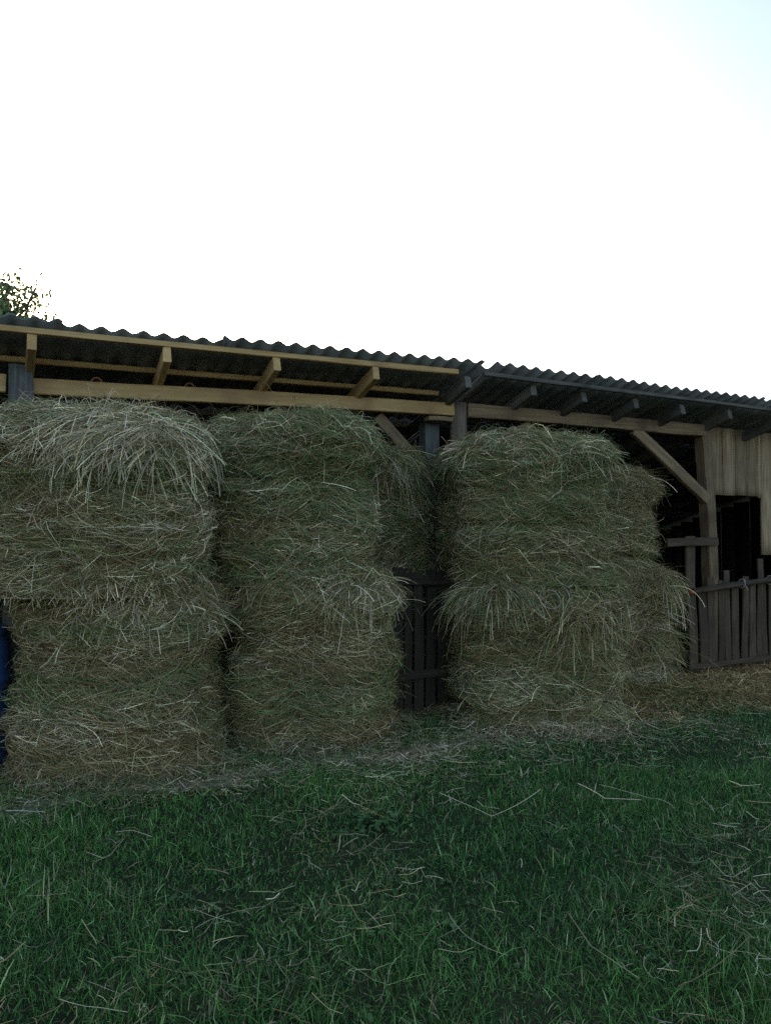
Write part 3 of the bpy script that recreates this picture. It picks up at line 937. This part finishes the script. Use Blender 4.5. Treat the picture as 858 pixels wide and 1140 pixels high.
def grass_blades():
    N = 950000
    x = rng.uniform(-3.6, 9.0, N); y = rng.uniform(.6, 5.9, N)
    ok, dep = in_wedge(x, y, 2.2)
    ok &= in_wedge(x, y, .8)[0] | (rng.random(N) < .55)
    far = np.clip((dep - 2.0) / 5.0, 0, 1)
    ok &= rng.random(N) < (1.0 - .45 * far)
    ok &= outside(x, y, .03)
    lit = litter_amount(x, y)
    ok &= rng.random(N) > lit * 1.25
    patch = fbm(x * 1.3, y * 1.3, 2.0, 71)
    ok &= rng.random(N) < np.clip(.78 + .5 * patch, .25, 1)
    # trodden strip stays nearly bare
    ok &= ~((np.abs(y - 4.56 - .05 * np.sin((x + 1.2) / .12 * .6)) < .10 + .07 * vnoise(x * 5, y * 5, 0, 58)) & (x < 3.0) & (rng.random(N) < .72))
    x, y, dep, patch = x[ok], y[ok], dep[ok], patch[ok]
    n = len(x)
    cl = fbm(x * 5, y * 5, 0, 72)
    h = (.039 + .022 * cl + .022 * patch) * rng.lognormal(0, .42, n)
    h = h.clip(.018, .17)
    th = rng.uniform(0, 2 * PI, n) 
    lean = rng.gamma(2.4, .46, n).clip(0, 2.0)
    K = 4
    t = np.linspace(0, 1, K)[None]
    dx, dy = np.cos(th), np.sin(th)
    a = lean[:, None] * (.35 + .9 * t)
    step = h[:, None] / (K - 1)
    hx = np.cumsum(np.sin(a) * step, 1) - np.sin(a[:, :1]) * step
    hz = np.cumsum(np.cos(a) * step, 1) - np.cos(a[:, :1]) * step
    z0 = bump_ground(x, y) - .004
    P = np.stack([x[:, None] + dx[:, None] * hx, y[:, None] + dy[:, None] * hx, z0[:, None] + hz], -1)
    W = rng.uniform(.0018, .0042, n)[:, None] * np.array([1, .95, .7, .12])[None]
    g1 = np.array([.036, .115, .024]); g2 = np.array([.100, .232, .046]); g3 = np.array([.23, .31, .12]); dryc = np.array([.34, .29, .17])
    m = np.clip(.5 + .6 * fbm(x * 1.7, y * 1.7, 4.0, 73) + rng.normal(0, .25, n), 0, 1)[:, None]
    C = g1 * (1 - m) + g2 * m
    pick = rng.random(n)
    C = np.where((pick < .09)[:, None], g3, C)
    C = np.where((pick > .965 - .10 * np.clip(fbm(x * 1.2, y * 1.2, 8.0, 75), 0, 1))[:, None], dryc, C)
    C = C * rng.lognormal(-.08, .5, (n, 1)).clip(.25, 2.4)
    side = np.stack([-dy, dx, np.zeros(n)], -1)
    side = np.stack([dx, dy, np.full(n, .2)], -1) + rng.normal(0, .35, (n, 3))
    return ribbons(P, W, C, side)

V, Q, C = grass_blades()
go = add('grass', np_mesh('grass', V, Q, [M['grass']], C))
tag(go, 'short dark green grass of the yard in front of the barn', 'grass', kind='stuff')

def weeds():
    """clover and plantain leaves between the grass blades"""
    N = 900
    x = rng.uniform(-3, 8, N); y = rng.uniform(1, 4.7, N)
    ok, dep = in_wedge(x, y, .6)
    pt = fbm(x * 1.1, y * 1.1, 9, 91)
    ok &= rng.random(N) < np.clip(.1 + 1.6 * pt, 0.02, 1)
    x, y = x[ok], y[ok]
    Vs, Qs, Cs = [], [], []
    off = 0
    plants = [(xx, yy, rng.uniform(.014, .028), rng.integers(4, 9)) for xx, yy in zip(x, y)]
    # a leafy dock plant near the gap between the stacks
    for k in range(20):
        plants.append((1.62 + rng.normal(0, .15), 3.55 + rng.normal(0, .08), rng.uniform(.026, .045), 6))
    for (px, py, ls, nl) in plants:
        z0 = float(bump_ground(px, py))
        hgt = ls * rng.uniform(.8, 2.0)
        cc = np.array([.075, .15, .04]) * rng.uniform(.7, 1.4) + np.array([0, 0, .012]) * rng.random()
        for k in range(nl):
            a = rng.uniform(0, 2 * PI)
            d = np.array([math.cos(a), math.sin(a), 0]); sdv = np.array([-d[1], d[0], 0])
            st = np.array([px, py, z0 + hgt * rng.uniform(.4, 1)]) + d * ls * .15
            tip = d * ls * rng.uniform(.8, 1.4) + np.array([0, 0, ls * rng.uniform(-.2, .5)])
            wv = ls * rng.uniform(.28, .42)
            up_ = np.array([0, 0, ls * .10])
            prof = [(0, .15), (.3, .9), (.65, 1.0), (1.0, .1)]
            vv = []
            for (t_, w_) in prof:
                c_ = st + tip * t_ - np.array([0, 0, ls * .35 * t_ * t_])
                vv += [c_ - sdv * wv * w_ + up_, c_, c_ + sdv * wv * w_ + up_]
            Vs.append(np.array(vv))
            for i in range(3):
                for j in range(2):
                    q = off + i * 3 + j
                    Qs.append((q, q + 1, q + 4, q + 3))
            Cs.append(np.tile(cc * rng.uniform(.85, 1.15), (12, 1)))
            off += 12
    return np.concatenate(Vs), np.array(Qs), np.concatenate(Cs)
V, Q, C = weeds()
wo_ = add('weeds', np_mesh('weeds', V, Q, [M['grass']], C))
tag(wo_, 'low broad leaved weeds and clover growing among the grass', 'weeds', kind='stuff')

def lying(N, x, y, Lm, Ls, lift, Wr, K=6, pale=.3, curvs=2.0, lmax=.5):
    al = rng.uniform(0, 2 * PI, N)
    Ln = rng.lognormal(math.log(Lm), Ls, N).clip(.03, lmax)
    t = np.linspace(-.5, .5, K)[None]
    cv = rng.normal(0, curvs, N)
    kink = rng.normal(0, .5, N)
    ang = al[:, None] + cv[:, None] * Ln[:, None] * t * 2 + kink[:, None] * (t > 0.1)
    ds = Ln[:, None] / (K - 1)
    X = x[:, None] + np.cumsum(np.cos(ang) * ds, 1) - np.cos(ang[:, :1]) * ds
    Y_ = y[:, None] + np.cumsum(np.sin(ang) * ds, 1) - np.sin(ang[:, :1]) * ds
    tilt = rng.normal(0, .16, N)[:, None] * Ln[:, None] * t * 2
    Z = bump_ground(X, Y_) + lift(X.ravel(), Y_.ravel()).reshape(X.shape) * rng.uniform(.1, 1, (N, 1)) + np.abs(tilt) + .004 + .012 * (1 - (2 * t) ** 2) * rng.random((N, 1))
    C = hay_colours(np.stack([x, y, np.zeros(N)], -1), N, -.15, pale, 99)
    return ribbons(np.stack([X, Y_, Z], -1), rng.uniform(*Wr, N), C, np.array([0, 0, 1.0]) + rng.normal(0, .5, (N, 3)))

# fallen hay round the stacks and in front of the right fence
N = 170000
x = rng.uniform(-2.5, 8.6, N); y = rng.uniform(3.9, 6.4, N)
lit = litter_amount(x, y)
ok = (rng.random(N) < lit * .9) & outside(x, y, -.05)
ok &= in_wedge(x, y, .8)[0]
x, y = x[ok], y[ok]
def pile(X, Y_):
    return .012 + .075 * litter_amount(X, Y_) ** 1.5
V, Q, C = lying(len(x), x, y, .10, .55, pile, (.0018, .0040), pale=.02)
C = np.where((V[:, 0] > 4.3)[:, None], C * np.array([1.0, .85, .66]), C)
li = add('hay_litter', np_mesh('hay_litter', V, Q, [M['hay']], C))
tag(li, 'loose fallen hay spread round the feet of the stacks', 'hay litter', kind='stuff')

# straws scattered on the grass
N = 60000
x = rng.uniform(-3, 8, N); y = rng.uniform(.8, 5.0, N)
dens = np.clip(.01 + .75 * fbm(x * 1.5, y * 1.5, 6, 61) + .3 * vnoise(x * 6, y * 6, 0, 62) + .35 * np.clip((y - 3.3) / 1.2, 0, 1) + .15 * (y < 2.4), .02, 1)
ok = in_wedge(x, y, .6)[0] & (rng.random(N) < dens) & outside(x, y, .0)
x, y = x[ok], y[ok]
flat = lambda X, Y_: np.full(len(X), .065)
p1 = lying(len(x), x, y, .080, .65, flat, (.0011, .0023), pale=.15, curvs=1.2, lmax=.30)
N = 70
x = rng.uniform(-2, 6, N); y = rng.uniform(1.3, 4.4, N)
ok = in_wedge(x, y, .3)[0]
x, y = x[ok], y[ok]
p2 = lying(len(x), x, y, .38, .3, flat, (.0016, .0028), K=9, pale=.3, curvs=1.3, lmax=.6)
N = 9000
x = rng.uniform(-1.6, 3.2, N); y = 4.56 + .05 * np.sin((x + 1.2) / .12 * .6) + rng.normal(0, .15, N)
ok = outside(x, y, 0)
x, y = x[ok], y[ok]
p0 = lying(len(x), x, y, .05, .6, lambda X, Y_: np.full(len(X), .018), (.0015, .0035), pale=.15, lmax=.25)
V, Q, C = merge([p0, p1, p2])
ls = add('loose_straw', np_mesh('loose_straw', V, Q, [M['hay']], C))
tag(ls, 'pale dry straws scattered over the dark grass', 'straw', kind='stuff')

# small flowers at the left edge of the grass
def daisy(x, y, h, label):
    z = float(bump_ground(x, y))
    r_ = empty('daisy', (x, y, z))
    tag(r_, label, 'flower', 'small white flowers in the grass')
    tube('stem', [(x, y, z - .01), (x + .005, y + .004, z + h * .5), (x + .012, y + .002, z + h)], .0016, M['stem'], r_, 5)
    V, F = [], []
    for k in range(13):
        a = 2 * PI * k / 13
        d = Vector((math.cos(a), math.sin(a), 0)); s_ = Vector((-d.y, d.x, 0)) * .0032
        c = Vector((.012, .002, h))
        bse = len(V)
        V += [c + d * .003 - s_ * .5, c + d * .003 + s_ * .5, c + d * .014 + s_ + Vector((0, 0, .002)), c + d * .014 - s_ + Vector((0, 0, .002)), c + d * .018 + Vector((0, 0, .001))]
        F += [(bse, bse + 1, bse + 2, bse + 3), (bse + 3, bse + 2, bse + 4)]
    add('petals', py_mesh('petals', V, F, M['white']), r_)
    o = lathe('disc', [(.006, -.001), (.006, .001), (.004, .003), (.001, .004)], M['yellow'], r_, 12)
    o.location = (.012, .002, h)
daisy(-.42, 3.72, .10, 'white flower at the left edge of the grass, the farthest from the camera')
daisy(-.30, 3.55, .11, 'white flower at the left edge of the grass, between the other two')
daisy(-.22, 3.40, .10, 'white flower in the grass, the nearest of the three to the camera')

# ================================================================== TREE behind the barn
def tree(base, label):
    root = empty('fruit_tree', base)
    tag(root, label, 'tree')
    bx, by, bz = base
    tk = timber('trunk', (bx, by, -.1), (bx + .1, by + .06, 4.5), .2, .2, M['bark'], root, up=(1, 0, 0), seg=10, jit=.015, taper=.55, roundn=12)
    rs = np.random.default_rng(5)
    tips = []
    for k in range(34):
        a = rs.uniform(0, 2 * PI)
        el = rs.uniform(.3, 1.35)
        L_ = rs.uniform(.55, 1.25) * (.6 + .4 * math.sin(el))
        st = Vector((bx + .1, by + .06, rs.uniform(3.35, 4.3)))
        d = Vector((math.cos(a) * math.cos(el), math.sin(a) * math.cos(el), math.sin(el)))
        pts = [st + d * L_ * t + Vector((0, 0, .25 * t * t)) + Vector(rs.normal(0, .05, 3)) * (t > 0) for t in (0, .25, .5, .75, 1)]
        tube('branch', pts, .018, M['bark'], root, 5)
        tips.append(pts)
    P, Wd, S = [], [], []
    cnt = 0
    for pts in tips:
        for k in range(190):
            t = rs.uniform(.3, 1.05)
            i = min(int(t * 4), 3)
            f = t * 4 - i
            p = pts[i].lerp(pts[i + 1], f) + Vector(rs.normal(0, .10, 3))
            d = Vector(rs.normal(0, 1, 3)) + Vector((0, 0, -.4)); d.normalize()
            L_ = rs.uniform(.05, .085)
            q = [p + d * L_ * s_ + Vector((0, 0, -.02 * s_ * s_)) for s_ in (0, .33, .7, 1)]
            P.append([tuple(v) for v in q]); Wd.append([.008, .04, .036, .004])
    P = np.array(P); Wd = np.array(Wd) * rs.uniform(.7, 1.2, (len(P), 1))
    C = np.array([.11, .17, .07]) * rs.uniform(.6, 1.5, (len(P), 1)) + np.array([.02, .005, 0]) * rs.random((len(P), 1))
    V, Q, CC = ribbons(P, Wd, C)
    o = add('crown', np_mesh('crown', V, Q, [M['leaf']], CC), root)
    o.matrix_parent_inverse = Matrix.Translation(root.location).inverted()
tree((-.78, 11.6, 0), 'leafy fruit tree rising behind the barn roof at the far left')
